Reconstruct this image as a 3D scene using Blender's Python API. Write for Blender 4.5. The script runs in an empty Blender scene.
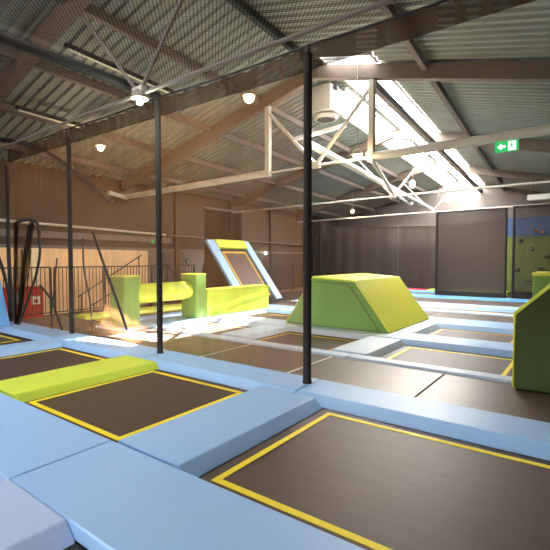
import bpy, bmesh, math, random
from mathutils import Vector, Matrix
random.seed(7)
S = bpy.context.scene
COL = S.collection

# ------------------------------------------------------------------ materials
def srgb(r, g, b):
    f = lambda c: ((c/255)/12.92 if c/255 <= .04045 else ((c/255+.055)/1.055)**2.4)
    return (f(r), f(g), f(b), 1)

def mat(name, col, rough=.6, metal=0, bump=0, bscale=8, var=0, vscale=3, spec=.5, emit=None, estr=0, stretch=None):
    m = bpy.data.materials.new(name); m.use_nodes = True
    nt = m.node_tree; b = nt.nodes['Principled BSDF']
    b.inputs['Base Color'].default_value = col
    b.inputs['Roughness'].default_value = rough
    b.inputs['Metallic'].default_value = metal
    b.inputs['Specular IOR Level'].default_value = spec
    if emit:
        b.inputs['Emission Color'].default_value = emit
        b.inputs['Emission Strength'].default_value = estr
    tc = nt.nodes.new('ShaderNodeTexCoord')
    def noise(scale, detail=4):
        n = nt.nodes.new('ShaderNodeTexNoise'); n.inputs['Scale'].default_value = scale; n.inputs['Detail'].default_value = detail
        if stretch:
            mp = nt.nodes.new('ShaderNodeMapping'); mp.inputs['Scale'].default_value = stretch
            nt.links.new(tc.outputs['Object'], mp.inputs[0]); nt.links.new(mp.outputs[0], n.inputs['Vector'])
        else:
            nt.links.new(tc.outputs['Object'], n.inputs['Vector'])
        return n
    if bump:
        n = noise(bscale); bp = nt.nodes.new('ShaderNodeBump'); bp.inputs['Strength'].default_value = bump
        bp.inputs['Distance'].default_value = .03
        nt.links.new(n.outputs['Fac'], bp.inputs['Height']); nt.links.new(bp.outputs[0], b.inputs['Normal'])
    if var:
        n = noise(vscale); cr = nt.nodes.new('ShaderNodeMapRange')
        cr.inputs['To Min'].default_value = 1-var; cr.inputs['To Max'].default_value = 1+var
        cr.inputs['From Min'].default_value = .3; cr.inputs['From Max'].default_value = .7
        mx = nt.nodes.new('ShaderNodeVectorMath'); mx.operation = 'SCALE'
        mx.inputs[0].default_value = col[:3]
        nt.links.new(n.outputs['Fac'], cr.inputs['Value']); nt.links.new(cr.outputs[0], mx.inputs['Scale'])
        nt.links.new(mx.outputs[0], b.inputs['Base Color'])
    return m

def net_mat(name, col, cover, cell=0, wire=0, wave=0, emitless=True):
    """netting: threads of the given colour with open holes between"""
    m = bpy.data.materials.new(name); m.use_nodes = True
    nt = m.node_tree; nt.nodes.clear(); L = nt.links.new
    out = nt.nodes.new('ShaderNodeOutputMaterial'); mix = nt.nodes.new('ShaderNodeMixShader')
    tr = nt.nodes.new('ShaderNodeBsdfTransparent')
    d = nt.nodes.new('ShaderNodeBsdfDiffuse'); d.inputs[0].default_value = col
    tl = nt.nodes.new('ShaderNodeBsdfTranslucent'); tl.inputs[0].default_value = col
    m2 = nt.nodes.new('ShaderNodeMixShader'); m2.inputs[0].default_value = .35
    L(d.outputs[0], m2.inputs[1]); L(tl.outputs[0], m2.inputs[2])
    L(tr.outputs[0], mix.inputs[1]); L(m2.outputs[0], mix.inputs[2]); L(mix.outputs[0], out.inputs[0])
    tc = nt.nodes.new('ShaderNodeTexCoord')
    if cell:
        sep = nt.nodes.new('ShaderNodeSeparateXYZ'); L(tc.outputs['Object'], sep.inputs[0])
        def M(op, a, b=None):
            n = nt.nodes.new('ShaderNodeMath'); n.operation = op
            for i, v in enumerate((a, b)):
                if v is None: continue
                if isinstance(v, (int, float)): n.inputs[i].default_value = v
                else: L(v, n.inputs[i])
            return n.outputs[0]
        u = M('ADD', sep.outputs[0], sep.outputs[1]); v = M('SUBTRACT', sep.outputs[0], sep.outputs[1])
        fu = M('FRACT', M('DIVIDE', u, cell)); fv = M('FRACT', M('DIVIDE', v, cell))
        g = M('MAXIMUM', M('LESS_THAN', fu, wire), M('LESS_THAN', fv, wire))
        L(M('MULTIPLY', g, cover), mix.inputs[0])
    elif wave:
        mp = nt.nodes.new('ShaderNodeMapping'); mp.inputs['Scale'].default_value = (3.2, 3.2, .35)
        n = nt.nodes.new('ShaderNodeTexNoise'); n.inputs['Scale'].default_value = 1.3; n.inputs['Detail'].default_value = 5
        L(tc.outputs['Object'], mp.inputs[0]); L(mp.outputs[0], n.inputs['Vector'])
        r = nt.nodes.new('ShaderNodeMapRange'); r.inputs['From Min'].default_value = .35; r.inputs['From Max'].default_value = .68
        r.inputs['To Min'].default_value = cover-wave; r.inputs['To Max'].default_value = cover+wave
        L(n.outputs['Fac'], r.inputs['Value']); L(r.outputs[0], mix.inputs[0])
    else:
        mix.inputs[0].default_value = cover
    return m

PB = dict(rough=.42, bump=.4, bscale=2.2, spec=.45)
M = dict(
    blue=mat('pale blue vinyl', srgb(158, 196, 242), **PB),
    blue2=mat('bright blue vinyl', srgb(104, 168, 230), **PB),
    lav=mat('greyish lavender vinyl', srgb(182, 200, 236), **PB),
    white=mat('white grey vinyl', srgb(188, 204, 224), **PB),
    lime=mat('lime vinyl', srgb(210, 228, 80), rough=.42, bump=.35, bscale=4, spec=.4),
    slope=mat('sunlit lime vinyl', srgb(222, 222, 78), rough=.45, bump=.15, bscale=4),  # lighter yellow holds the sunlight on the wedge's right slope
    green=mat('green vinyl', srgb(124, 166, 84), rough=.45, bump=.25, bscale=3, spec=.35),
    olive=mat('shaded lime vinyl', srgb(60, 74, 28), rough=.55, bump=.12, bscale=3, spec=.25),  # dark base carries the shade on the right block's front
    piping=mat('piping and sunlit top vinyl', srgb(232, 232, 84), rough=.45),  # piping, and block tops coloured as if sunlit
    bed=mat('woven trampoline bed', srgb(76, 55, 47), rough=.5, bump=.05, bscale=5, var=.12, vscale=3, spec=.5, stretch=(.8, 4, 1)),
    edge=mat('black spring cover', srgb(26, 23, 24), rough=.7),
    mat_=mat('grey brown track mat', srgb(96, 78, 70), rough=.38, bump=.1, bscale=6, var=.08, vscale=2, spec=.6),
    yellow=mat('yellow webbing', srgb(255, 230, 44), rough=.55, bump=.1, bscale=40),
    amber=mat('amber webbing', srgb(222, 170, 50), rough=.55),
    black=mat('black padding', srgb(38, 32, 30), rough=.85, bump=.2, bscale=12),
    strap=mat('black strap', srgb(38, 34, 36), rough=.7),
    steel=mat('pale painted steel', srgb(205, 200, 190), rough=.5, spec=.4),
    rafter=mat('primed steel rafter', srgb(112, 98, 88), rough=.6, var=.08, vscale=4),
    purlin=mat('dark purlin', srgb(112, 102, 96), rough=.6),
    dsteel=mat('dark green steel', srgb(44, 54, 52), rough=.6),
    roof=mat('grey green roof sheet', srgb(136, 141, 133), rough=.55, var=.1, vscale=.6, spec=.4),
    wallb=mat('grey brown wall', srgb(112, 104, 100), rough=.85, var=.08, vscale=1.2),
    walll=mat('brown wall cladding', srgb(72, 60, 50), rough=.85, var=.08, vscale=1),
    walllow=mat('grey lower wall', srgb(120, 114, 110), rough=.85, var=.05, vscale=1),
    peach=mat('sunlit peach plaster', srgb(255, 212, 162), rough=.8, var=.03, vscale=2),  # peach base lightened to hold the sunlight on these panels
    cream=mat('cream plaster', srgb(250, 236, 200), rough=.8),
    floor=mat('brown concrete floor', srgb(96, 76, 66), rough=.6, var=.12, vscale=1.5),
    deck=mat('black deck', srgb(30, 27, 28), rough=.8),
    red=mat('red enamel', srgb(206, 32, 34), rough=.4),
    whitep=mat('white paint', srgb(240, 240, 236), rough=.5),
    greenb=mat('climbing wall green', srgb(104, 116, 46), rough=.7, var=.12, vscale=1.2),
    blueb=mat('climbing wall blue', srgb(62, 92, 140), rough=.7, var=.08, vscale=1.2),
    hold=mat('grey hold', srgb(78, 84, 60), rough=.6),
    orange=mat('orange hold', srgb(214, 110, 40), rough=.5),
    rail=mat('black rail', srgb(52, 46, 44), rough=.6),
    duct=mat('galvanised duct', srgb(172, 163, 152), rough=.45, metal=.2),
    dark=mat('dark opening', srgb(60, 54, 50), rough=.8),
    exitg=mat('exit sign green', srgb(22, 160, 80), rough=.4, emit=srgb(22, 160, 80), estr=.25),
    exitw=mat('exit sign white', srgb(245, 250, 245), rough=.4, emit=srgb(245, 250, 245), estr=.35),
    lens=mat('warm lamp lens', srgb(255, 220, 160), emit=(1, .62, .25, 1), estr=14),
    lensc=mat('cool lamp lens', srgb(240, 255, 220), emit=(.85, 1, .7, 1), estr=40),
    lampb=mat('lamp housing', srgb(150, 140, 125), rough=.5),
    tube=mat('unlit tube', srgb(225, 225, 200), rough=.3),
    net=net_mat('tan brown safety netting', srgb(200, 146, 100), .2, wave=.09),
    band=net_mat('net top band', srgb(74, 60, 50), .88, wave=.1),
    cnet=net_mat('overhead netting', srgb(44, 36, 32), .8, cell=.062, wire=.2),
    dnet=net_mat('dense dark netting', srgb(84, 74, 70), .88, wave=.02),
    screen=net_mat('black screen mesh', srgb(40, 34, 32), .8, wave=.06),
    fold=net_mat('gathered dark netting', srgb(70, 50, 38), .3, wave=.18),
    dnet2=net_mat('side dark netting', srgb(72, 66, 66), .6, wave=.04),
)

# ------------------------------------------------------------------ mesh helpers
class MB:
    def __init__(s): s.v = []; s.f = []; s.sm = []
    def add(s, vs, fs, smooth=False):
        o = len(s.v); s.v += [tuple(v) for v in vs]; s.f += [tuple(i+o for i in f) for f in fs]; s.sm += [smooth]*len(fs); return s
    def box(s, x0, x1, y0, y1, z0, z1):
        return s.frus((x0, x1, y0, y1), (x0, x1, y0, y1), z0, z1)
    def frus(s, b, t, z0, z1):
        vs = [(b[0], b[2], z0), (b[1], b[2], z0), (b[1], b[3], z0), (b[0], b[3], z0), (t[0], t[2], z1), (t[1], t[2], z1), (t[1], t[3], z1), (t[0], t[3], z1)]
        return s.add(vs, [(3, 2, 1, 0), (4, 5, 6, 7), (0, 1, 5, 4), (1, 2, 6, 5), (2, 3, 7, 6), (3, 0, 4, 7)])
    def prism_y(s, poly, y0, y1):          # polygon in XZ (counter-clockwise seen from -Y), along Y
        n = len(poly)
        vs = [(x, y0, z) for x, z in poly]+[(x, y1, z) for x, z in poly]
        return s.add(vs, [tuple(range(n)), tuple(range(2*n-1, n-1, -1))]+[((i+1) % n, i, n+i, n+(i+1) % n) for i in range(n)])
    def prism_x(s, poly, x0, x1):
        n = len(poly)
        vs = [(x0, y, z) for y, z in poly]+[(x1, y, z) for y, z in poly]
        return s.add(vs, [tuple(range(n)), tuple(range(2*n-1, n-1, -1))]+[((i+1) % n, i, n+i, n+(i+1) % n) for i in range(n)])
    def tube(s, pts, r, n=10, cap=True):
        pts = [Vector(p) for p in pts]; rings = []
        for i, p in enumerate(pts):
            d = (pts[min(i+1, len(pts)-1)]-pts[max(i-1, 0)]).normalized()
            a = Vector((0, 0, 1)) if abs(d.z) < .9 else Vector((0, 1, 0))
            u = d.cross(a).normalized(); w = d.cross(u)
            rr = r[i] if isinstance(r, (list, tuple)) else r
            rings.append([p+(u*math.cos(2*math.pi*k/n)+w*math.sin(2*math.pi*k/n))*rr for k in range(n)])
        vs = [v for g in rings for v in g]
        fs = [(i*n+k, i*n+(k+1) % n, (i+1)*n+(k+1) % n, (i+1)*n+k) for i in range(len(pts)-1) for k in range(n)]
        s.add(vs, fs, True)
        if cap:
            s.add(rings[0], [tuple(range(n))[::-1]]); s.add(rings[-1], [tuple(range(n))])
        return s
    def beam(s, a, b, w, h):               # rectangular bar, w sideways, h in the 'up' direction
        a = Vector(a); b = Vector(b); d = (b-a).normalized()
        up = Vector((0, 0, 1)) if abs(d.z) < .95 else Vector((0, 1, 0))
        u = d.cross(up).normalized(); w2 = u.cross(d).normalized()
        vs = [p+u*x*w/2+w2*z*h/2 for p in (a, b) for x, z in ((-1, -1), (1, -1), (1, 1), (-1, 1))]
        return s.add(vs, [(0, 1, 2, 3), (7, 6, 5, 4), (0, 4, 5, 1), (1, 5, 6, 2), (2, 6, 7, 3), (3, 7, 4, 0)])
    def build(s, name, m, parent=None, bevel=0, seg=3, subdiv=None, org=None):
        me = bpy.data.meshes.new(name)
        o3 = Vector(org) if org else Vector((0, 0, 0))
        me.from_pydata([Vector(v)-o3 for v in s.v], [], s.f); me.validate()
        for p, q in zip(me.polygons, s.sm): p.use_smooth = q
        bm = bmesh.new(); bm.from_mesh(me); bmesh.ops.recalc_face_normals(bm, faces=bm.faces); bm.to_mesh(me); bm.free()
        me.materials.append(m)
        o = bpy.data.objects.new(name, me); COL.objects.link(o); o.location = o3
        if parent is not None:
            o.parent = parent; o.location = o3-parent_loc(parent)
        if bevel:
            md = o.modifiers.new('bevel', 'BEVEL'); md.width = bevel; md.segments = seg; md.limit_method = 'ANGLE'
            for p in me.polygons: p.use_smooth = True
            md.harden_normals = True
        return o
def parent_loc(p):
    l = p.location.copy()
    while p.parent: p = p.parent; l += p.location
    return l
def empty(name, loc=(0, 0, 0)):
    o = bpy.data.objects.new(name, None); o.location = loc; o.empty_display_size = .2; COL.objects.link(o); return o
def tag(o, label, cat, group=None):
    o['label'] = label; o['category'] = cat
    if group: o['group'] = group
    return o
def struct(o): o['kind'] = 'structure'; return o

# ------------------------------------------------------------------ camera
cam = bpy.data.cameras.new('camera'); co = bpy.data.objects.new('camera', cam); COL.objects.link(co)
cam.sensor_width = 36; cam.lens = 430.93/550*36; cam.clip_end = 200
co.location = (0, 0, 1.7); co.rotation_euler = (math.pi/2-.03616, 0, .63544)
S.camera = co

# ------------------------------------------------------------------ building shell
SK = -.068
def sx(y): return SK*(y-9.93)
RX = -5.97; RZ = 6.86; SL = .25
def rz(dx): return RZ-SL*abs(dx)           # roof height at dx from the ridge
WL = -14.6; WR = 3.3
Y0, Y1 = -3.0, 29.9
def sheet(x0, x1, y0, y1, name):           # corrugated roof sheet between dx x0..x1 from the ridge
    mb = MB(); per = .25; ys = []
    k = math.floor(y0/per)
    ys.append((y0, 0))
    while k*per < y1:
        ys += [(k*per+o, h) for o, h in ((0, 0), (.09, 0), (.125, .05), (.215, .05)) if y0 < k*per+o < y1]; k += 1
    ys.append((y1, 0))
    vs = []; fs = []
    for (yy, h) in ys:
        for dx in (x0, x1): vs.append((RX+dx+sx(yy), yy, rz(dx)+h))
    for i in range(len(ys)-1): fs.append((2*i, 2*i+1, 2*i+3, 2*i+2))
    mb.add(vs, fs); return struct(mb.build(name, M['roof']))
sheet(WL-RX-.2, -3.2, Y0, Y1, 'ceiling'); sheet(-1.6, -.87, Y0, Y1, 'ceiling'); sheet(-3.2, -1.6, Y0, -2.6, 'ceiling'); sheet(-3.2, -1.6, 2.4, Y1, 'ceiling'); sheet(-.87, 0, Y0, 11.9, 'ceiling')
sheet(1.76, WR-RX+.2, Y0, Y1, 'ceiling')
sheet(0, .3, Y0, Y1, 'ceiling')
for a, b in ((Y0, -2.6), (3.2, 9.42)): sheet(.3, 1.76, a, b, 'ceiling')
# skylight bays along the right slope below the ridge, plus unseen ones added for fill light
def window(n, y0, y1, glass='clear', SA=.3, SB=1.76):
    w = empty('window_%d' % n, (RX+sx(y0), y0, RZ)); struct(w)
    f = MB()
    for dx in (SA+.03, SB-.03):
        f.beam((RX+dx+sx(y0), y0, rz(dx)-.02), (RX+dx+sx(y1), y1, rz(dx)-.02), .05, .08)
    k = max(2, round((y1-y0)/1.6))
    for i in range(k+1):
        y = y0+(y1-y0)*i/k
        for c, d in ((SA, SB),): f.beam((RX+c+sx(y), y, rz(c)-.02), (RX+d+sx(y), y, rz(d)-.02), .04, .05)
    f.build('window_frame', M['steel'], w)
    p = MB()
    for c, d in ((SA, SB),):
        p.add([(RX+c+sx(y0), y0, rz(c)+.03), (RX+d+sx(y0), y0, rz(d)+.03), (RX+d+sx(y1), y1, rz(d)+.03), (RX+c+sx(y1), y1, rz(c)+.03)], [(0, 1, 2, 3)])
    p.build('window_pane', GL if glass == 'clear' else GM, w)
GL = bpy.data.materials.new('clear roof glazing'); GL.use_nodes = True
_n = GL.node_tree; _n.nodes.clear(); _o = _n.nodes.new('ShaderNodeOutputMaterial'); _m = _n.nodes.new('ShaderNodeMixShader')
_t = _n.nodes.new('ShaderNodeBsdfTransparent'); _t.inputs[0].default_value = (.97, .98, 1, 1); _g = _n.nodes.new('ShaderNodeBsdfGlossy'); _g.inputs['Roughness'].default_value = .1
_m.inputs[0].default_value = .06
_n.links.new(_t.outputs[0], _m.inputs[1]); _n.links.new(_g.outputs[0], _m.inputs[2]); _n.links.new(_m.outputs[0], _o.inputs[0])
GM = bpy.data.materials.new('milky roof glazing'); GM.use_nodes = True  # milky panes put in to confine the direct sun patch
_n = GM.node_tree; _n.nodes.clear(); _o = _n.nodes.new('ShaderNodeOutputMaterial'); _m = _n.nodes.new('ShaderNodeMixShader')
_t = _n.nodes.new('ShaderNodeBsdfTransparent'); _t.inputs[0].default_value = (.97, .98, 1, 1); _g = _n.nodes.new('ShaderNodeBsdfTranslucent'); _g.inputs[0].default_value = (.9, .9, .9, 1)
_m.inputs[0].default_value = .92
_n.links.new(_t.outputs[0], _m.inputs[1]); _n.links.new(_g.outputs[0], _m.inputs[2]); _n.links.new(_m.outputs[0], _o.inputs[0])
TY = [4.1, 9.93, 16.53, 23.2]
window(1, 9.42, TY[1]-.1); window(2, TY[1]+.1, 13.5); window(3, 13.5, TY[2]-.1, 'milky'); window(4, TY[2]+.1, TY[3]-.1, 'milky'); window(6, TY[3]+.1, Y1-.1, 'milky'); window(7, 11.9, TY[2]-.1, 'milky', -.85, -.02); window(8, TY[2]+.1, TY[3]-.1, 'milky', -.85, -.02); window(9, TY[3]+.1, Y1-.1, 'milky', -.85, -.02); window(5, -2.6, 3.2); window(10, -2.6, 2.4, 'clear', -3.2, -1.6)  # last two are unseen skylights, added to light the foreground

def lw(y, x=WL): return x+sx(y)
# left wall
MB().add([(lw(Y0)-.02, Y0, 2.08), (lw(Y1)-.02, Y1, 2.08), (lw(Y1)-.02, Y1, 4.75), (lw(Y0)-.02, Y0, 4.75)], [(0, 1, 2, 3)]).add([(lw(Y0)-.3, Y0, 2.08), (lw(Y1)-.3, Y1, 2.08), (lw(Y1)-.3, Y1, 4.75), (lw(Y0)-.3, Y0, 4.75)], [(0, 1, 2, 3)]).build('wall_left_upper', M['walll'])['kind'] = 'structure'
MB().add([(lw(Y0)-.06, Y0, -.3), (lw(Y1)-.06, Y1, -.3), (lw(Y1)-.06, Y1, 2.08), (lw(Y0)-.06, Y0, 2.08)], [(0, 1, 2, 3)]).build('wall_left_lower', M['walllow'])['kind'] = 'structure'
def wall_panel(y0, y1, z0, z1, t, name, m):
    mb = MB(); mb.add([(lw(y)+d, y, z) for d in (-.05, t) for y, z in ((y0, z0), (y1, z0), (y1, z1), (y0, z1))], [(0, 1, 2, 3), (4, 5, 6, 7), (0, 1, 5, 4), (1, 2, 6, 5), (2, 3, 7, 6), (3, 0, 4, 7)])
    return struct(mb.build(name, m))
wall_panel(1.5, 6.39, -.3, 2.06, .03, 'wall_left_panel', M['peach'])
wall_panel(6.39, 6.70, -.3, 2.06, .09, 'trim_1', M['cream'])
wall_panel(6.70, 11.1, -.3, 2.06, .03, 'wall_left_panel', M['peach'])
wall_panel(12.0, 13.2, -.3, 2.0, .03, 'door_1', M['wallb'])
wall_panel(Y0, Y1, 2.06, 2.16, .04, 'trim_2', M['purlin'])
wall_panel(Y0, 12.4, 2.4, 2.62, .08, 'trim_3', M['purlin'])
wall_panel(14.6, Y1, -.3, 2.06, .02, 'wall_left_dark_panel', M['dark'])
for i, y in enumerate((12.6, 16.4, 20.2)):
    wall_panel(y, y+.22, -.3, 4.6, .1, 'trim_%d' % (4+i), M['walll'])
# back wall with gable
MB().add([(lw(Y1)-.1, Y1, -.3), (WR+sx(Y1), Y1, -.3), (WR+sx(Y1), Y1, rz(WR-RX)+.05), (RX+sx(Y1), Y1, RZ+.06), (lw(Y1)-.1, Y1, rz(WL-RX)+.05)], [(0, 1, 2, 3, 4)]).build('wall_back', M['wallb'])['kind'] = 'structure'
MB().box(-15.65, WR-1.1, 25.0, 25.2, -.3, 3.6).build('wall_back_partition', M['wallb'])['kind'] = 'structure'
MB().box(-15.6, WR-1.1, 24.92, 25.2, 3.6, 3.72).build('trim_8', M['rafter'])['kind'] = 'structure'
MB().box(WL+.4, WR+.6, Y0-.2, Y0, .7, 7.2).build('wall_front', M['walllow'])['kind'] = 'structure'
# right wall (beside the camera), deck, floor
MB().add([(WR+sx(y)+d, y, z) for d in (0, .25) for y, z in ((Y0, -.3), (Y1, -.3), (Y1, 4.8), (Y0, 4.8))], [(0, 1, 2, 3), (4, 5, 6, 7), (0, 1, 5, 4), (1, 2, 6, 5), (2, 3, 7, 6), (3, 0, 4, 7)]).build('wall_right', M['walllow'])['kind'] = 'structure'
MB().box(-24, 16, -20, 30, -.32, -.12).build('floor', M['floor'])['kind'] = 'structure'
MB().box(-12.9, 2.9, -1, 25.6, -.12, -.032).build('floor_deck', M['deck'])['kind'] = 'structure'

# ------------------------------------------------------------------ trusses and purlins
def truss(y, label, near=False):
    ox = RX+sx(y); t = tag(empty('roof_truss', (ox, y, 4.2)), label, 'roof truss', 'steel trusses across the hall')
    main = 9 < y < 11; r1 = .028 if near else (.1 if main else .04); sm = M['purlin'] if near else M['steel']; zt = 4.2; dR = WR-RX-.1; dL = WL-RX+.05
    for d in (dL, dR):
        MB().beam((ox, y, rz(0)-.24), (ox+d, y, rz(d)-.24), .2, .34).build('rafter', M['rafter'], t, bevel=.01, seg=1)
    MB().tube([(ox+1.55, y, zt), (ox+dR, y, zt+.02)], r1).build('tie_bar', sm, t)
    MB().tube([(ox+dL+.12, y, zt-.12), (ox-1.6, y, zt-.02)], r1).build('tie_bar', sm, t)
    MB().tube([(ox-1.6, y, zt-.02), (ox+1.55, y, zt)], .03).build('tie_rod', sm, t)
    for d in ((-1.6, 1.57) if main else ()):
        MB().beam((ox+d, y, zt-.12), (ox+d, y, rz(d)-.36), .15, .15).build('king_post', M['steel'], t, bevel=.02)
    for d in (-1.55, 1.52):
        MB().tube([(ox, y, zt), (ox+d, y, rz(d)-.62)], .03 if near else (.05 if main else .035)).build('diagonal_strut', sm, t)
    MB().box(ox-.12, ox+.12, y-.05, y+.05, zt-.08, zt+.1).build('node_plate', M['steel'], t, bevel=.01)
for y, l in zip(TY, ('steel truss over the overhead netting, nearest, its strut node beside a cool white lamp',
                     'steel truss carrying the green exit sign, with thick cream tie bar',
                     'second pale steel truss behind the one with the exit sign',
                     'farthest steel truss, just above the dark net screens')):
    truss(y, l, y < 5)
k = 20
def purlin(d, drop, w, h, m, y0=Y0, y1=Y1):
    global k
    o = MB().beam((RX+d+sx(y0), y0, rz(d)-drop), (RX+d+sx(y1), y1, rz(d)-drop), w, h).build('trim_%d' % k, m); k += 1
    return struct(o)
purlin(.02, .13, .12, .16, M['dsteel'], Y0, 9.8)
for d in (2.85, 6.4, 8.1, -1.9, -3.8, -5.7, -7.5): purlin(d, .14, .12, .18, M['purlin'])
purlin(1.57, .5, .15, .18, M['purlin'], TY[1], 29.8); 
# long pipe and brace rods in the tie plane
def pipe(pts, r, label, name='brace_rod', cat='pipe', m='steel', grp=None): return tag(MB().tube(pts, r).build(name, M[m]), label, cat, grp)
pipe([(-6.1, 9.6, 4.76), (-6.9, 23.1, 4.33)], .1, 'long white pipe running lengthwise under the skylight', 'heating_pipe')
pipe([(-4.5, 9.95, 4.3), (-6.35, 16.4, 4.3), (-6.92, 20.13, 4.25), (-6.87, 20.23, 4.36)], .06, 'white pipe with a hooked end running from the lamp below the skylight', 'heating_pipe')
pipe([(-4.6, 16.5, 4.3), (-6.6, 23.1, 4.3)], .03, 'thin pale rod slanting to the farthest truss node')
pipe([(lw(4), 4, 2.92) if i == 0 else (lw(25)+.12, 25, 2.72) for i in range(2)] and [(lw(2)+.14, 2, 2.93), (lw(12)+.14, 12, 2.74)], .045, 'cream pipe along the left wall above the peach panels', 'wall_pipe')
pipe([(lw(12.1)+.14, 12.1, 2.72), (lw(25)+.14, 25, 2.62)], .035, 'brown pipe along the far half of the left wall', 'wall_pipe', m='rafter')
pipe([(-14.2, 9.1, 4.12), (-14.35, 9.93, 4.05)], .08, 'short cream pipe end at the left end of a tie bar', 'wall_pipe')

# thin rigging lines at right
pipe([(-2.3, 9.7, 6.0), (-3.3, 9.7, 6.25)], .01, 'thin wire under the right roof slope')

# ------------------------------------------------------------------ lamps
def lamp(loc, top, label, cool=False, power=55, r=.075):
    x, y, z = loc
    t = tag(empty('floodlight', loc), label, 'lamp', 'hanging floodlights')
    MB().tube([(x, y, z+.02), (x, y, z+.1), (x, y, z+.16)], [.13, .12, .05], 14).build('housing', M['lampb'], t)
    MB().tube([(x, y, z+.14), (x, y, top)], .012, 6).build('hanger', M['lampb'], t)
    mb = MB()
    bm = bmesh.new(); bmesh.ops.create_uvsphere(bm, u_segments=14, v_segments=8, radius=r)
    mb.add([(v.co.x+x, v.co.y+y, v.co.z+z-.02) for v in bm.verts], [tuple(v.index for v in f.verts) for f in bm.faces], True); bm.free()
    mb.build('lens', M['lensc' if cool else 'lens'], t)
    l = bpy.data.lights.new('lamp_light', 'POINT'); l.energy = power*.42; l.shadow_soft_size = .12
    l.color = (.85, 1, .75) if cool else (1, .72, .42)
    lo = bpy.data.objects.new('lamp_light', l); lo.location = (0, 0, -.16); lo.parent = t; COL.objects.link(lo)
def rtop(x, y): return rz(x-RX-sx(y))-.05
for loc, lab, c, p, r in [((-5.56, 4.1, 4.1), 'cool white floodlight under the node of the nearest truss', True, 18, .05),
                       ((-5.75, 6.9, 5.03), 'largest warm floodlight, hanging behind the top of the net wall', False, 45, .1),
                       ((-10.5, 6.5, 4.66), 'warm floodlight behind the left netting above the peach wall', False, 50, .08),
                       ((-4.72, 9.8, 4.25), 'warm floodlight at the foot of the king post under the skylight', False, 60, .09),
                       ((-5.6, 16.4, 4.55), 'warm floodlight on the second truss beyond the exit sign', False, 50, .1),
                       ((-6.07, 22.9, 4.74), 'small warm floodlight near the farthest truss node', False, 30, .1),
                       ((-11.3, 22.9, 4.5), 'small warm floodlight above the dark back curtain', False, 30, .08)]:
    lamp(loc, rtop(loc[0], loc[1]) if loc[1] not in (4.1,) else 4.24, lab, c, p, r)
def batten(x, y0, y1, label):
    t = tag(empty('tube_light', (x, y0, rtop(x, y0)-.3)), label, 'ceiling lamp', 'unlit tube lights on the left roof slope')
    z0 = rtop(x, y0)-.32
    MB().beam((x, y0, z0), (x+SK*(y1-y0), y1, z0), .1, .07).build('housing', M['dark'], t)
    MB().tube([(x, y0+.05, z0-.06), (x+SK*(y1-y0), y1-.05, z0-.06)], .022).build('tube', M['tube'], t)
batten(-8.25, 4.4, 7.2, 'long unlit tube light above the overhead netting')
batten(-10.75, 4.55, 6.2, 'shorter unlit tube light nearer the left wall')
# luminaire far right
t = tag(empty('strip_light', (-2.0, 23.1, 4.3)), 'white boxy strip light above the climbing wall', 'ceiling lamp')
MB().box(-2.5, -1.55, 22.9, 23.2, 4.42, 4.66).build('housing', M['whitep'], t, bevel=.03)
MB().tube([(-2.4, 23.05, 4.66), (-2.4, 23.05, 5.6)], .012, 6).build('hanger', M['lampb'], t)
# hanging heater with round outlet
t = tag(empty('unit_heater', (-6.1, 11, 5.75)), 'pale boxed air heater with round outlet hanging beside the skylight', 'heater')
MB().box(-6.72, -5.98, 10.7, 11.5, 5.9, 6.62).build('casing', M['duct'], t, bevel=.02)
MB().tube([(-6.35, 11.1, 5.86), (-6.35, 11.1, 5.76)], [.36, .33], 24).build('outlet', M['duct'], t)
MB().tube([(-6.35, 11.1, 5.765), (-6.35, 11.1, 5.755)], .26, 24).build('outlet_opening', M['dark'], t)
g = MB()
for i in range(6): g.box(-5.975, -5.955, 10.78+i*.12, 10.84+i*.12, 5.95, 6.4)
g.build('grille', M['whitep'], t)
MB().tube([(-5.95, 10.95, 6.5), (-5.95, 10.95, 6.62)], .08).build('fan_motor', M['dark'], t)
tag(MB().beam((-6.6, 9.8, 4.95), (-5.2, 10.1, 5.15), .1, .08).build('strip_light', M['whitep']), 'white strip light slanting below the air heater', 'ceiling lamp')

# exit sign on the truss with the thick tie
t = tag(empty('exit_sign', (-1.46, 9.93, 4.0)), 'green exit sign with white arrow hanging under the cream tie bar', 'sign')
MB().box(-1.68, -1.25, 9.915, 9.945, 3.89, 4.11).build('panel', M['exitg'], t)
def flat(poly, name, m, par, y=9.909):
    MB().prism_y([(x-1.465, z+4.0) for x, z in poly], y, y+.006).build(name, m, par)
flat([(-.17, 0), (-.09, .065), (-.09, .025), (-.02, .025), (-.02, -.025), (-.09, -.025), (-.09, -.065)][::-1], 'arrow', M['exitw'], t)
flat([(.03, -.09), (.17, -.09), (.17, .09), (.03, .09)], 'door_symbol', M['exitw'], t)
rm = MB()
def _p(poly): rm.prism_y([(x-1.465, z+4.0) for x, z in poly], 9.903, 9.909)
_p([(.09+.016*math.cos(a*.785), .055+.016*math.sin(a*.785)) for a in range(8)])
_p([(.085, -.02), (.11, -.02), (.115, .035), (.08, .035)]); _p([(.055, .0), (.085, .02), (.08, .035), (.05, .012)])
_p([(.11, .02), (.14, .005), (.145, .018), (.115, .035)]); _p([(.085, -.02), (.1, -.02), (.075, -.075), (.06, -.07)]); _p([(.1, -.02), (.112, -.02), (.145, -.05), (.135, -.06)])
rm.build('figure_symbol', M['exitg'], t)
for x in (-1.6, -1.33): MB().tube([(x, 9.93, 4.1), (x, 9.93, 4.2)], .008, 6).build('bracket', M['lampb'], t)
tag(MB().box(lw(10.95)+.02, lw(11.3)+.08, 11.25, 11.4, 2.36, 2.52).build('exit_sign', M['exitg']), 'tiny green exit sign on the left wall behind a net post', 'sign')

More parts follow.
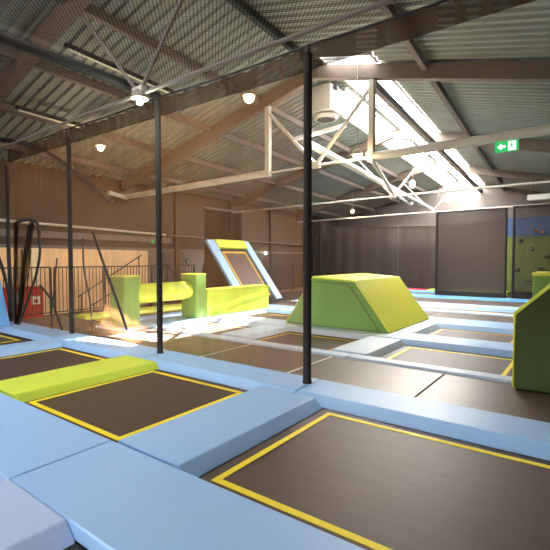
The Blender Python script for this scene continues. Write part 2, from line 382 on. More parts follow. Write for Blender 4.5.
# ------------------------------------------------------------------ pads, beds, mats
def pad(x0, x1, y0, y1, label, m='blue', z0=-.011, z1=.1, ins=(0, 0, 0, 0), cat='pad', name='safety_pad', group='pale blue frame pads', bev=.014):
    l, r, n, f = ins; g = .006
    mb = MB().frus((x0+g, x1-g, y0+g, y1-g), (x0+g+l, x1-g-r, y0+g+n, y1-g-f), z0, z1)
    return tag(mb.build(name, M[m], bevel=bev), label, cat, group)
def bed(x0, x1, y0, y1, sq, label, m='bed', line='yellow', w=.06):
    t = tag(empty('trampoline', ((x0+x1)/2, (y0+y1)/2, 0)), label, 'trampoline', 'in-floor trampolines')
    MB().box(x0-.1, x1+.1, y0-.06, y1+.06, -.031, -.012).build('spring_cover', M['edge'], t)
    MB().box(x0+.04, x1-.04, y0+.04, y1-.04, -.012, 0).build('bed', M[m], t)
    a, b, c, d = sq; L = MB()
    L.box(a-w/2, b+w/2, c-w/2, c+w/2, 0, .004); L.box(a-w/2, b+w/2, d-w/2, d+w/2, 0, .004)
    L.box(a-w/2, a+w/2, c+w/2, d-w/2, 0, .004); L.box(b-w/2, b+w/2, c+w/2, d-w/2, 0, .004)
    L.build('square_line', M[line], t)
def track(x0, x1, y0, y1, label, seam=False, m='mat_'):
    g = .008
    t = tag(MB().box(x0+g, x1-g, y0+g, y1-g, -.03, .045).build('track_mat', M[m], bevel=.01), label, 'mat', 'grey brown track mats')
    if seam: MB().box(x1-.02, x1+.012, y0+.02, y1-.02, .0455, .05).build('seam_strip', M['whitep'], t)
    return t
# near row
pad(-3.44, -2.46, -.6, 1.34, 'greyish blue pad with a sloped side in the bottom left corner', ins=(0, .12, 0, 0), m='lav')
bed(-2.42, -.3, -.5, 1.27, (-2.25, -.5, -.4, 1.12), 'trampoline in the bottom corner, mostly out of view, beside the greyish blue pad')
pad(-6.35, -3.4, 1.33, 2.2, 'wide pale blue pad along the lower left edge, left of the crease', ins=(0, 0, .0, .02))
pad(-3.4, 1.2, 1.33, 2.2, 'wide pale blue pad in front of the largest trampoline at the bottom', ins=(0, 0, .0, .02))
# first row
bed(-2.46, .5, 2.2, 4.28, (-2.3, .3, 2.36, 4.12), 'largest brown trampoline with yellow square filling the bottom right')
bed(-5.45, -3.42, 2.2, 4.28, (-5.34, -3.58, 2.36, 4.12), 'brown trampoline with whole yellow square between lime pad and blue pad')
bed(-8.3, -6.33, 2.2, 4.28, (-8.12, -6.45, 2.36, 4.12), 'brown trampoline behind the lime pad with sunlit streaks')
bed(-11.2, -8.93, 2.2, 4.2, (-11.0, -9.68, 2.36, 4.05), 'farthest left brown trampoline beside the leaning blue mat')
pad(-3.42, -2.44, 2.2, 4.26, 'blue pad with wrinkled side between the two nearest trampolines', ins=(.06, .12, 0, 0), z1=.1)
pad(-6.38, -5.4, 2.22, 4.3, 'flat lime pad between two trampolines', 'lime', ins=(.1, .08, 0, 0), group=None, z1=.1)
pad(-8.93, -8.25, 2.22, 4.26, 'blue pad between the two leftmost trampolines', ins=(.06, .06, 0, 0))
for a, b, l in [(-12.2, -8.98, 'blue pad at the foot of the leaning mat and straps'), (-8.98, -5.88, 'blue pad behind the sunlit trampoline, between two net posts'),
                (-5.88, -2.9, 'blue pad behind the whole yellow square, ending at the thickest post'), (-2.9, 1.2, 'blue pad with wrinkles behind the largest trampoline')]:
    pad(a, b, 4.26, 4.97, l, ins=(0, 0, .12, 0))
# runway
xs = [-12.8, -10.9, -9.0, -7.16, -5.33, -3.54, -1.69, .2, 2.0]
ls = ['leftmost brown track mat below the railings', 'brown track mat left of the nearest lime block', 'track mat under the bright sun patch, left half', 'track mat under the bright sun patch, right half',
      'brown track mat just left of the thickest post base', 'pale reflecting track mat right of the thickest post', 'track mat running under the right green block', 'track mat hidden by the right green block']
for i in range(8): track(xs[i], xs[i+1], 4.97, 6.46, ls[i], seam=i in (3, 4))
for a, b, l in [(-8.42, -6.1, 'thin white pad strip at the far edge of the sunlit mats'), (-6.1, -3.3, 'thin white pad strip crossing behind the thickest post'), (-3.3, -.8, 'thin white pad strip in front of the middle right trampoline')]:
    pad(a, b, 6.46, 6.78, l, 'white', z1=.08, ins=(0, 0, .02, .06))
# third row
bed(-2.98, -.8, 6.72, 8.36, (-2.78, -1.02, 6.55, 8.2), 'middle trampoline left of the right green block, yellow corner in view')
bed(-5.8, -3.75, 6.72, 8.36, (-5.6, -3.92, 6.55, 8.15), 'trampoline in front of the big lime wedge, crossed by the thickest post', line='amber')
bed(-8.45, -6.4, 6.72, 8.36, (-8.3, -6.62, 6.5, 8.1), 'trampoline beside the lime roller, dazzled by sunlight', line='amber')
pad(-3.78, -2.95, 6.76, 8.4, 'white pad between two trampolines, pointing at the lime wedge', 'white', ins=(.05, .1, 0, 0))
pad(-6.52, -5.75, 6.76, 8.4, 'white pad right of the sunlit trampoline before the lime wedge', 'white', ins=(.05, .08, 0, 0))
pad(-.82, .1, 6.98, 8.4, 'pad beside the right green block', 'blue', ins=(.06, 0, 0, 0))
for a, b, l in [(-8.42, -6.1, 'pale pad behind the dazzled trampoline'), (-6.1, -3.35, 'grey blue pad strip along the foot of the lime wedge'), (-3.35, .3, 'pale blue pad between the middle trampoline and the one behind it')]:
    pad(a, b, 8.4, 9.35, l, 'white' if b < 0 else 'blue', ins=(0, 0, .12, .06))
# fourth row
bed(-3.05, -1.0, 9.3, 10.98, (-2.9, -1.3, 9.15, 10.82), 'second trampoline right of the lime wedge', line='amber')
bed(-8.45, -6.5, 9.3, 10.85, (-8.28, -6.7, 9.15, 10.62), 'trampoline in front of the long lime box', line='amber')
pad(-3.52, -3.02, 9.35, 11.0, 'white pad strip along the right foot of the lime wedge', 'white', ins=(0, .1, 0, 0))
pad(-6.5, -6.28, 9.35, 11.0, 'white pad strip along the left foot of the lime wedge', 'white', ins=(.05, 0, 0, 0))
pad(-1.0, .3, 9.35, 11.0, 'pad right of the second trampoline', 'blue', ins=(.06, 0, 0, 0))
pad(-6.28, -3.52, 9.35, 12.3, 'pad underneath the lime wedge', 'white', ins=(0, 0, 0, 0))
for a, b, l in [(-9.5, -6.28, 'pale blue pad between two mats left of the lime wedge'), (-3.52, .3, 'pale blue pad behind the second trampoline right of the wedge')]:
    pad(a, b, 11.0, 12.3, l, 'blue', ins=(0, 0, .12, .05))
pad(-9.62, -8.42, 6.5, 8.4, 'pale blue pad beneath the lime roller', 'blue', ins=(0, .08, 0, 0))
pad(-9.62, -8.42, 8.4, 11.0, 'pale blue pad beneath the long lime box', 'blue', ins=(0, .08, 0, 0))
pad(-9.62, -8.45, 5.75, 6.5, 'pad beneath the nearest lime block', 'white', ins=(0, 0, 0, 0), z0=.046)
pad(-10.3, -9.64, 6.6, 11, 'pale blue pad behind the lime roller', 'blue', ins=(.08, 0, 0, 0))
pad(-12.1, -11.35, 6.5, 11, 'flat lime pad strip behind the roller below the railings', 'lime', group=None, ins=(.05, .05, 0, 0))
bed(-11.25, -10.42, 6.6, 10.9, (-11.15, -10.5, 6.7, 10.8), 'dark narrow trampoline between lime strip and roller')
# farther rows
xs2 = [-9.5, -7.6, -5.75, -3.9, -2.1, -.3]
for i in range(5): track(xs2[i], xs2[i+1], 12.3, 13.9, ['brown mat beyond the long lime box', 'mat hidden behind the lime wedge', 'pale mat behind the lime wedge, left', 'pale mat with thin seam far behind the second trampoline', 'brown mat behind the upper edge of the right green block'][i])
pad(-9.5, -5.5, 13.9, 14.5, 'thin white pad line left of the lime wedge top', 'white', ins=(0, 0, .03, .06), z1=.08)
pad(-5.5, .2, 13.9, 14.5, 'thin white pad line far right', 'white', ins=(0, 0, .03, .06), z1=.08)
bed(-9.4, -5.9, 14.5, 15.5, (-9.2, -6.1, 14.2, 15.2), 'narrow strip of trampoline at the foot of the leaning trampoline', line='amber')
bed(-5.6, 0, 14.5, 15.5, (-5.4, -.2, 14.2, 15.2), 'far thin trampoline strip with amber line at right', line='amber')
pad(-9.5, -5.5, 15.5, 16.5, 'far pale blue pad left of the wedge', 'blue', ins=(0, 0, .1, .03))
pad(-5.5, .2, 15.5, 16.5, 'far pale blue pad right of the wedge', 'blue', ins=(0, 0, .1, .03))
track(-9.5, -5.5, 16.5, 18.9, 'farthest brown mat left of the wedge')
track(-5.5, -1.9, 16.5, 18.9, 'farthest pale mat in front of the dark net screen'); track(-1.9, .2, 16.5, 18.9, 'farthest mat beside the right green block')
pad(-9.5, -5.8, 18.9, 20.0, 'thin blue pad before the dark back curtain', 'blue2', ins=(0, 0, .05, 0)); pad(-5.8, 1, 18.9, 20.1, 'bright blue pad under the dark net screen', 'blue2', ins=(0, 0, .05, 0))
track(-10.5, -5.8, 20.0, 21.6, 'dark mat before the coloured far pads')
pad(-10.4, -5.8, 21.6, 22.6, 'far sky blue pad below the back curtain', 'blue2', ins=(0, 0, .02, 0))
pad(-8.1, -6.9, 22.7, 23.3, 'small red pad far away below the curtain', 'red', group=None, z1=.14)
pad(-6.9, -3.2, 22.7, 23.5, 'far lime pad seen through the net screen', 'lime', group=None, z1=.16)
pad(-12.4, -10.45, 22.4, 23.2, 'lime pad at the foot of the wall right of the leaning trampoline', 'lime', group=None, z1=.16)
pad(-9.6, -8.1, 22.7, 23.4, 'bright blue pad beside the small red pad', 'blue2', z1=.16)

# ------------------------------------------------------------------ lime obstacles
def block(x0, x1, y0, y1, z1, label, m='green', name='foam_block', g='lime foam blocks'):
    t = tag(MB().box(x0, x1, y0, y1, .1, z1).build(name, M[m], bevel=.035, seg=4), label, 'foam block', g)
    return t
b1 = block(-9.4, -8.82, 6.0, 6.46, 1.3, 'upright lime block at the near end of the roller, in bright sun')
b2 = block(-9.2, -8.6, 8.07, 8.46, 1.3, 'upright lime block at the far end of the roller')
for b, (x0, x1, y0, y1) in ((b1, (-9.4, -8.82, 6.0, 6.46)), (b2, (-9.2, -8.6, 8.07, 8.46))):
    MB().box(x0-.01, x1+.01, y0-.01, y1+.01, 1.285, 1.31).build('sunlit_top', M['piping'], b, bevel=.01)  # yellow top slab, sunlight put into its colour
tag(MB().tube([(-8.98, 6.47, .86), (-8.95, 6.55, .86), (-8.92, 7.9, .86), (-8.92, 8.06, .86)], [.2, .245, .245, .22], 28).build('foam_roller', M['lime']), 'thick horizontal lime roller held between two blocks', 'foam roller')
bx = tag(MB().box(-9.1, -8.58, 8.49, 11.3, .1, .85).build('foam_box', M['lime'], bevel=.04, seg=4), 'long low lime box in front of the leaning trampoline', 'foam box')
MB().box(-9.11, -8.57, 8.5, 11.31, .83, .858).build('sunlit_top', M['piping'], bx, bevel=.01)  # box top painted yellow for the sun falling on it
# big wedge; right slope and top colours carry the sunlight on them
def wedge_poly(): return [(-6.22, .1), (-3.5, .1), (-4.33, 1.2), (-5.42, 1.27)]
w = tag(MB().prism_y(wedge_poly(), 8.9, 11.72).build('foam_wedge', M['green'], bevel=.03, seg=3), 'big lime wedge with sloping sides and flat top in the middle', 'foam wedge')
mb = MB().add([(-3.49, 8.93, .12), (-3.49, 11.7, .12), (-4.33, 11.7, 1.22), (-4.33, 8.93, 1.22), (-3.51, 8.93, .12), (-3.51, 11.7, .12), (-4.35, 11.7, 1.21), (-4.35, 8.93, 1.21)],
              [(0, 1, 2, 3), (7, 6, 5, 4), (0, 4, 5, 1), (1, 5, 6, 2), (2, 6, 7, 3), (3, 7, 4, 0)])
mb.build('lit_slope', M['slope'], w)['label'] = 'sloping side painted yellower as if sunlit'
MB().prism_y([(-5.43, 1.25), (-4.31, 1.18), (-4.33, 1.225), (-5.42, 1.3)], 8.87, 11.75).build('sunlit_cover', M['lime'], w, bevel=.01)
MB().tube([(-3.5, 8.89, .12), (-4.33, 8.89, 1.21), (-5.42, 8.89, 1.28), (-6.21, 8.89, .12)], .012, 6).build('front_piping', M['piping'], w)
MB().tube([(-3.72, 8.895, .12), (-4.42, 8.895, 1.06), (-4.55, 8.895, 1.13), (-5.38, 8.895, 1.17)], .007, 6).build('front_seam', M['olive'], w)
# right block, near; dark body colour holds the shade, lime top the light
poly = [(-.78, .047), (1.0, .047), (1.0, 1.9), (.12, 1.9), (-.78, 1.02)]
w = tag(MB().prism_y(poly, 6.18, 6.95).build('foam_wedge', M['olive'], bevel=.035, seg=4), 'tall lime block darkened as in shade, slanted top cut off by the right edge', 'foam wedge')
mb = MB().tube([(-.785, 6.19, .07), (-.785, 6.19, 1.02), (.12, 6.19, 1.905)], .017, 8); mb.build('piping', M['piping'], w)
MB().prism_y([(-.80, 1.02), (-.77, 1.0), (.13, 1.89), (.12, 1.93)], 6.17, 6.96).build('lit_slope', M['lime'], w)['label'] = 'bright lime slanted top'
w = tag(MB().prism_y([(-.82, .1), (.9, .1), (.9, 1.47), (-.82, 1.47)], 8.5, 9.3).build('foam_block', M['green'], bevel=.035, seg=4), 'lime block with top painted sunlit yellow behind the tall shaded block', 'foam block', 'lime foam blocks')
MB().box(-.83, .9, 8.49, 9.31, 1.42, 1.48).build('sunlit_cover', M['piping'], w, bevel=.01)  # yellow top colour stands for light from above

# ------------------------------------------------------------------ leaning trampoline
XB, XT, ZT = -10.45, -12.25, 2.42
t = tag(empty('wall_trampoline', (XB, 13.2, .1)), 'leaning trampoline with pale blue side rails and lime top cushion', 'trampoline')
dx = XT-XB; n = Vector((ZT-.1, 0, -dx)).normalized()
def P(s, y, h): return Vector((XB+dx*s, y, .1+(ZT-.1)*s))+n*h
def slab(s0, s1, y0, y1, h0, h1):
    return MB().add([P(s, y, h) for h in (h0, h1) for s, y in ((s0, y0), (s1, y0), (s1, y1), (s0, y1))], [(0, 1, 2, 3), (4, 5, 6, 7), (0, 1, 5, 4), (1, 2, 6, 5), (2, 3, 7, 6), (3, 0, 4, 7)])
slab(0, 1.0, 11.95, 12.4, 0, .13).build('side_rail', M['blue'], t, bevel=.03)
slab(-.03, 1.0, 14.1, 14.5, 0, .13).build('side_rail', M['blue'], t, bevel=.03)
slab(.86, 1.0, 12.4, 14.18, .02, .16).build('top_cushion', M['lime'], t, bevel=.03)
slab(.02, .88, 12.38, 14.2, -.02, .01).build('spring_cover', M['edge'], t)
slab(.06, .82, 12.6, 14.0, .01, .02).build('bed', M['bed'], t)
L = MB()
for s0, s1, a, b in ((.06, .82, 12.58, 12.65), (.06, .82, 13.95, 14.02), (.795, .82, 12.65, 13.95), (.06, .085, 12.65, 13.95)):
    q = slab(s0, s1, a, b, .02, .026); L.add(q.v, q.f)
L.build('square_line', M['amber'], t)
MB().prism_y([(XB, .0), (XB+dx, .0), (XB+dx, ZT-.05)], 11.97, 12.0).build('side_panel', M['black'], t)
for s in (.3, .75):
    for y in (12.1, 14.4): MB().tube([P(s, y, -.02), (XB+dx*s, y, 0)], .03, 6).build('leg', M['rail'], t)
t = tag(empty('net_screen', (-12.35, 13, 2.4)), 'square black net screen above the leaning trampoline', 'net')
MB().box(-12.4, -12.38, 12.1, 14.3, 2.4, 3.68).build('netting', M['screen'], t)
for y in (12.1, 14.3): MB().tube([(-12.36, y, 0), (-12.36, y, 3.75)], .03, 8).build('post', M['rail'], t)
MB().tube([(-12.36, 12.05, 3.75), (-12.36, 14.35, 3.75)], .03, 8).build('top_rail', M['rafter'], t)

# leaning blue mat far left
tag(MB().add([(x, y, z) for y in (3.7, 4.55) for x, z in ((-11.28, .1), (-11.7, .1), (-12.6, 1.9), (-12.12, 1.9))], [(0, 1, 2, 3), (7, 6, 5, 4), (0, 4, 5, 1), (1, 5, 6, 2), (2, 6, 7, 3), (3, 7, 4, 0)]).build('leaning_mat', M['blue2'], bevel=.03), 'bright blue mat leaning steeply at the left edge', 'mat')

# ------------------------------------------------------------------ net posts, nets
def net_post(x, y, top, r, label):
    t = tag(empty('net_post', (x, y, .1)), label, 'post', 'black padded net posts')
    MB().tube([(x, y, .1), (x, y, top-.12), (x, y, top-.1)], [r, r, r*.8], 14).build('padding', M['black'], t)
    MB().tube([(x, y, top-.15), (x, y, top)], r*.55, 10).build('pole', M['rail'], t)
    MB().tube([(x, y, .1), (x, y, .13)], r*1.12, 14).build('foot', M['black'], t)
    for k in range(4): MB().tube([(x, y, .6+k*.95), (x, y, .64+k*.95)], r*1.06, 14).build('strap', M['strap'], t)
net_post(-2.95, 4.7, 4.4, .054, 'thickest black padded post, nearest, at the end of the net wall')
net_post(-5.92, 4.72, 4.41, .05, 'second black padded post, beside the lime pad corner')
net_post(-9.05, 4.86, 4.37, .047, 'third black padded post, in front of the stair railings')
net_post(-12.07, 4.86, 4.20, .044, 'farthest black padded post by the leaning blue mat')
def wavy_net(x0, x1, y, z0, z1, name, m, parent=None, amp=.03, n=40, mz=8):
    vs = []; fs = []
    for j in range(mz+1):
        for i in range(n+1):
            x = x0+(x1-x0)*i/n; z = z0+(z1-z0)*j/mz
            a = amp*(.3+j/mz)
            vs.append((x, y+a*math.sin(i*1.7+j*.25)+a*.6*math.sin(i*.61+1.3*j), z-(.05*math.sin(math.pi*i/n) if j == mz else 0)))
    for j in range(mz):
        for i in range(n): q = j*(n+1)+i; fs.append((q, q+1, q+n+2, q+n+1))
    return MB().add(vs, fs, True).build(name, m, parent)
for a, b, l in [(-12.4, -9.31, 'tan safety net in front of the peach wall and straps'), (-9.31, -6.3, 'tan safety net in front of the lime roller'), (-6.3, -3.14, 'tan safety net left of the thickest post')]:
    t = tag(empty('safety_net', ((a+b)/2, 5.02, .1)), l, 'net', 'hanging safety nets')
    wavy_net(a, b, 5.02, .1, 4.28, 'netting', M['net'], t)
    wavy_net(a, b, 5.0, 4.22, 4.55, 'top_band', M['band'], t, amp=.02, mz=3)
t = tag(empty('net_band', (-1.2, 5, 4.4)), 'dark crinkled net band running up out of frame beyond the thickest post', 'net')
wavy_net(-3.14, 1.5, 5.0, 4.24, 4.57, 'top_band', M['band'], t, amp=.02, mz=3)
pt = [(x, 4.99, 4.56-.03*math.sin(math.pi*((x+12.4) % 3.1)/3.1)) for x in [-12.4+.31*i for i in range(45)]]
tag(MB().tube(pt, .018, 6).build('net_cable', M['strap']), 'black cable along the top of the net wall', 'cable')
# overhead netting, strips between the cross poles
def ceil_net(x0, x1, label):
    vs = []; fs = []; n = 16
    for j in range(n+1):
        for i in range(n+1):
            u = i/n; v = j/n
            vs.append((x0+(x1-x0)*u, -1.5+6.42*v, 4.56-.04*math.sin(math.pi*u)*math.sin(math.pi*min(1, v*1.05))))
    for j in range(n):
        for i in range(n): q = j*(n+1)+i; fs.append((q, q+1, q+n+2, q+n+1))
    tag(MB().add(vs, fs, True).build('overhead_net', M['cnet']), label, 'net', 'overhead nets')
ceil_net(-12.4, -5.97, 'overhead net left of the black cross pole'); ceil_net(-5.83, 1.5, 'overhead net right of the black cross pole')
tag(MB().tube([(-5.9, 4.72, 4.42), (-5.9, -1.5, 4.42)], .068, 12).build('cross_pole', M['black']), 'black padded pole crossing overhead from the second post', 'pole')
# sagging strap at upper left and the straps by the leaning mat (u,v are metres in the net plane)
def strap(pts, r, label, m='strap', g='black straps by the leaning mat'): 
    P_ = [Vector(p) for p in pts]; out = []
    for i in range(len(P_)-1):
        a = P_[max(i-1, 0)]; b = P_[i]; c = P_[i+1]; d = P_[min(i+2, len(P_)-1)]
        for k in range(6):
            s = k/6; out.append(.5*((2*b)+(c-a)*s+(2*a-5*b+4*c-d)*s*s+(3*b-a-3*c+d)*s**3))
    out.append(P_[-1])
    tag(MB().tube(out, r, 8).build('strap', M[m]), label, 'strap', g)
strap([(-10.184, 4.72, 2.46), (-10.112, 4.72, 1.914), (-10.327, 4.72, 1.341), (-10.859, 4.72, 0.614), (-11.366, 4.72, -0.011)], 0.03, 'curved black strap from the bent arch down to the pad foot')
strap([(-12.682, 4.75, 2.079), (-12.167, 4.75, 1.429), (-11.797, 4.75, 0.678), (-11.438, 4.75, -0.021)], 0.04, 'black strap from the left edge down to the pad foot')
strap([(-9.71, 4.9, 1.732), (-9.818, 4.9, 1.233), (-9.981, 4.9, 0.538), (-10.001, 4.9, 0.028)], 0.016, 'straight thin black strap left of the third post')
strap([(-10.489, 4.88, 1.097), (-10.023, 4.88, 0.814), (-9.76, 4.88, 0.51), (-9.508, 4.88, 0.125)], 0.022, 'thin black strap leaning from the peach wall to the mats')
strap([(-8.234, 4.9, 2.26), (-7.89, 4.9, 1.648), (-7.559, 4.9, 1.101), (-7.118, 4.9, 0.356)], 0.025, 'long thin strap slanting down past the nearest lime block')
strap([(-11.193, 4.7, 2.601), (-10.621, 4.7, 2.618), (-10.232, 4.7, 2.552), (-10.098, 4.7, 2.365), (-10.112, 4.7, 2.026)], 0.035, 'bent black arch of the strap frame at left')
strap([(-11.193, 4.8, 1.929), (-11.227, 4.8, 1.197), (-11.439, 4.8, 0.147)], 0.018, 'thin strap hanging inside the arch, left one')
strap([(-10.726, 4.8, 1.923), (-10.969, 4.8, 1.083), (-11.437, 4.8, 0.197)], 0.014, 'thin strap hanging inside the arch, right one')
strap([(-12.765, 4.7, 4.864), (-10.946, 4.7, 4.446), (-10.931, 5.15, 4.42), (-9.986, 5.15, 4.001), (-8.936, 5.15, 3.471), (-7.938, 5.15, 2.873)], .055, "dark strap sagging behind the net at upper left", g=None)
strap([(-11.877, 4.78, 2.817), (-11.878, 4.78, 1.685), (-11.756, 4.78, 0.678), (-11.511, 4.78, -0.032)], 0.05, 'wide dark net fold nearest the left edge, beside the farthest post')
strap([(-10.796, 4.82, 2.518), (-11.147, 4.82, 1.637), (-11.406, 4.82, 0.695), (-11.55, 4.82, -0.016)], 0.04, 'dark net fold between arch and farthest post')
strap([(-9.002, 5.12, 2.169), (-8.983, 5.12, 1.468), (-8.762, 5.12, 0.82), (-8.702, 5.12, 0.128)], 0.02, 'dark net fold falling behind the third post')
def gathered(foot, top, r, label):
    vs = []; fs = []; n = 36; m = 10
    for j in range(m+1):
        v = j/m; c = Vector(foot).lerp(Vector(top), v); rr = .05+r*v**.8
        for i in range(n):
            a = 2*math.pi*i/n; q = rr*(1+.22*math.cos(i*math.pi))
            vs.append((c.x+q*math.cos(a), c.y+q*.45*math.sin(a), c.z))
    for j in range(m):
        for i in range(n): fs.append((j*n+i, j*n+(i+1) % n, (j+1)*n+(i+1) % n, (j+1)*n+i))
    tag(MB().add(vs, fs, True).build('gathered_net', M['fold']), label, 'net')
gathered((-11.44, 4.75, 0.0), (-10.94, 4.75, 2.59), .27, 'dark netting gathered down to one foot beside the leaning blue mat')
# ------------------------------------------------------------------ left wall furniture
t = tag(empty('fire_cabinet', (-13.9, 6.2, 0)), 'red fire cabinet with white symbols against the peach wall', 'cabinet')
MB().add([(x, y, z) for x in (-14.2, -14.0) for y, z in ((5.5, -.12), (6.62, -.12), (6.62, .86), (5.5, .86))], [(0, 1, 2, 3), (4, 5, 6, 7), (0, 1, 5, 4), (1, 2, 6, 5), (2, 3, 7, 6), (3, 0, 4, 7)]).build('body', M['red'], t, bevel=.02)
MB().box(-13.995, -13.985, 6.25, 6.5, .3, .55).build('symbol', M['whitep'], t)
MB().box(-13.985, -13.98, 6.31, 6.44, .34, .46).build('symbol_centre', M['red'], t)
MB().box(-13.995, -13.985, 5.75, 5.95, .35, .72).build('symbol', M['whitep'], t)
t = tag(empty('wall_clock', (-14.7, 13.1, 1.6)), 'small dark ring on the wall behind the railings', 'clock')
MB().tube([(lw(13.4)+.02, 13.4, 1.6), (lw(13.4)+.06, 13.4, 1.6)], .14, 20).build('rim', M['rail'], t)
MB().tube([(lw(13.4)+.05, 13.4, 1.6), (lw(13.4)+.065, 13.4, 1.6)], .115, 20).build('face', M['walllow'], t)
t = tag(empty('wall_lamp', (-14.9, 19.6, 2.05)), 'small bright white lamp on the wall right of the leaning trampoline', 'lamp')
bm = bmesh.new(); bmesh.ops.create_uvsphere(bm, u_segments=10, v_segments=6, radius=.07)
MB().add([(v.co.x+lw(19.6)+.15, v.co.y+19.6, v.co.z+2.05) for v in bm.verts], [tuple(v.index for v in f.verts) for f in bm.faces], True).build('bulb', mat('white bulb', (1, 1, 1, 1), emit=(1, .95, .85, 1), estr=12), t); bm.free()
MB().box(lw(19.6), lw(19.6)+.1, 19.55, 19.65, 2.0, 2.1).build('bracket', M['rail'], t)
# railings: posts + handrail + balusters as one thing per run
def railing(y0, y1, x, label, zt=1.45, step=.13):
    t = tag(empty('railing', (x, y0, -.12)), label, 'railing', 'black railings below the left wall')
    MB().beam((x, y0, zt), (x, y1, zt), .05, .04).build('handrail', M['rail'], t)
    MB().beam((x, y0, .02), (x, y1, .02), .03, .03).build('bottom_rail', M['rail'], t)
    for y in (y0, y1): MB().box(x-.03, x+.03, y-.03, y+.03, -.12, zt).build('post', M['rail'], t)
    b = MB(); y = y0+step
    while y < y1-.05: b.box(x-.009, x+.009, y-.009, y+.009, .02, zt); y += step
    b.build('balusters', M['rail'], t)
railing(4.6, 6.72, -13.75, 'black railing in front of the red fire cabinet')
railing(6.85, 8.55, -13.75, 'black railing just right of the red fire cabinet')
railing(8.6, 10.6, -13.75, 'black railing beside the stair handrails')
railing(10.65, 12.9, -13.85, 'black railing behind the lime roller', step=.16)
railing(13.6, 17.5, -14.0, 'black railing behind the leaning trampoline', step=.18)
railing(17.6, 21.0, -14.2, 'far black railing right of the leaning trampoline', step=.2)
def stair_rail(x, p0, p1, label):
    t = tag(empty('stair_rail', (x, p0[0], p0[1])), label, 'railing', 'slanted stair handrails')
    MB().tube([(x, p0[0], p0[1]), (x, p1[0], p1[1])], .022, 8).build('handrail', M['rail'], t)
    for s in (.05, .5, .95):
        y = p0[0]+(p1[0]-p0[0])*s; z = p0[1]+(p1[1]-p0[1])*s
        MB().tube([(x, y, -.12), (x, y, z)], .018, 6).build('post', M['rail'], t)
stair_rail(-14.1, (7.8, .42), (10.4, 1.87), 'upper slanted stair handrail against the peach wall')
stair_rail(-13.95, (8.2, .1), (10.0, 1.0), 'lower slanted stair handrail against the peach wall')
stair_rail(-14.2, (11.6, 1.5), (13.0, .4), 'slanted handrail behind the gap of the roller')

# ------------------------------------------------------------------ back: curtains, net screens, climbing wall
def curtain(x0, x1, y, z1a, z1b, label):
    n = 26; vs = []; fs = []
    for i in range(n+1):
        u = i/n; x = x0+(x1-x0)*u; yy = y+.05*math.sin(i*1.3)
        vs += [(x, yy, -.1), (x, yy, z1a+(z1b-z1a)*u)]
    for i in range(n): fs.append((2*i, 2*i+2, 2*i+3, 2*i+1))
    t = tag(MB().add(vs, fs, True).build('net_curtain', M['dnet']), label, 'curtain', 'dark net curtains along the back')
    MB().tube([(x0, y, z1a), (x1, y, z1b)], .03, 6).build('top_rail', M['rail'], t)
curtain(-13.6, -9.0, 24.0, 3.7, 3.55, 'dark net curtain along the back, left part above the wedge')
curtain(-8.95, -5.4, 24.0, 3.55, 3.45, 'dark net curtain along the back, just left of the net screen')
curtain(-15.0, -13.7, 23.6, 4.1, 4.1, 'narrow paler net curtain in the back left corner')
def screen(x0, x1, y0, y1, z1, label, m='dnet', m2=None):
    t = tag(empty('net_screen', (x0, y0, .1)), label, 'net', 'dark framed net screens')
    d = Vector((x1-x0, y1-y0, 0)).normalized()*.01
    MB().add([(x0, y0, .12), (x1, y1, .12), (x1, y1, z1), (x0, y0, z1)], [(0, 1, 2, 3)]).build('netting', M[m], t)
    for x, y in ((x0, y0), (x1, y1)): MB().tube([(x, y, .1), (x, y, z1+.02)], .05, 8).build('post', M['black'], t)
    MB().tube([(x0, y0, z1), (x1, y1, z1)], .03, 8).build('top_rail', M['strap'], t)
    MB().beam((x0, y0, .2), (x1, y1, .2), .06, .2).build('bottom_pad', M['black'], t)
screen(-5.68, -2.9, 19.95, 19.95, 3.8, 'wide dark net screen on the far blue pad')
screen(-2.62, .6, 19.95, 19.95, 3.84, 'dark net screen in front of the climbing wall', 'dnet2')
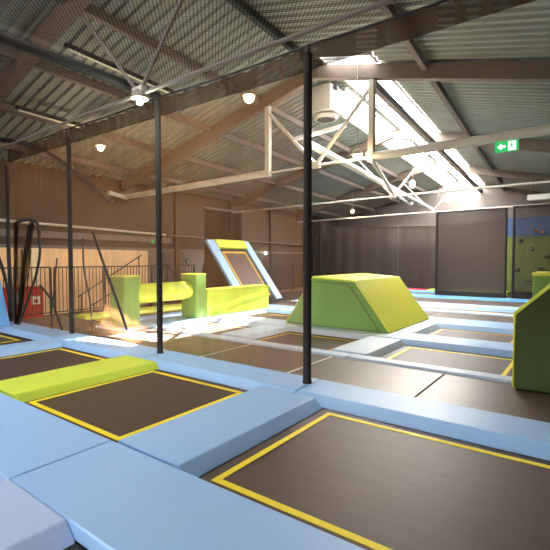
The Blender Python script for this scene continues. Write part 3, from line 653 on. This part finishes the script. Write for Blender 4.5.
screen(-5.7, -5.85, 20.1, 22.4, 3.8, 'dark net screen receding from the wide screen', 'dnet2')
t = tag(empty('climbing_wall', (-1.5, 24.5, 0)), 'green climbing wall with blue top and dark holds', 'climbing wall')
MB().box(-3.75, 2.6, 24.6, 24.9, .1, 2.85).build('green_panel', M['greenb'], t)
MB().box(-3.75, 2.6, 24.58, 24.9, 2.85, 3.78).build('blue_panel', M['blueb'], t)
def hold(x, z, m='hold', r=.13):
    bm = bmesh.new(); bmesh.ops.create_icosphere(bm, subdivisions=2, radius=r)
    MB().add([(v.co.x*random.uniform(.85, 1.15)+x, v.co.y*.5+24.57, v.co.z*random.uniform(.7, .95)+z) for v in bm.verts], [tuple(v.index for v in f.verts) for f in bm.faces], True).build('hold', M[m], t); bm.free()
hold(-2.95, 2.62, 'hold', 0.13)
hold(-2.43, 2.21, 'hold', 0.13)
hold(-1.79, 1.86, 'hold', 0.13)
hold(-3.05, 1.17, 'hold', 0.13)
hold(-2.02, 3.03, 'orange', 0.09)
hold(-2.27, 3.09, 'orange', 0.09)
hold(-2.56, 0.53, 'hold', 0.13)
hold(-2.03, 1.28, 'hold', 0.13)
# ------------------------------------------------------------------ light
W = bpy.data.worlds.new('world'); S.world = W; W.use_nodes = True
bg = W.node_tree.nodes['Background']; bg.inputs[0].default_value = (.93, .97, 1, 1); bg.inputs[1].default_value = 2.6
sun = bpy.data.lights.new('sun', 'SUN'); sun.energy = 30; sun.angle = .009; sun.color = (1, .95, .86)
so = bpy.data.objects.new('sun', sun); COL.objects.link(so)
so.rotation_euler = Vector((-2.7, -4.9, -6.6)).to_track_quat('-Z', 'Y').to_euler()
S.view_settings.view_transform = 'Standard'; S.view_settings.look = 'None'
S.view_settings.exposure = 2.2; S.view_settings.gamma = 1; S.view_settings.use_curve_mapping = False
S.cycles.use_denoising = True; S.cycles.max_bounces = 8; S.cycles.diffuse_bounces = 5; S.cycles.transparent_max_bounces = 24
S.cycles.sample_clamp_indirect = 6
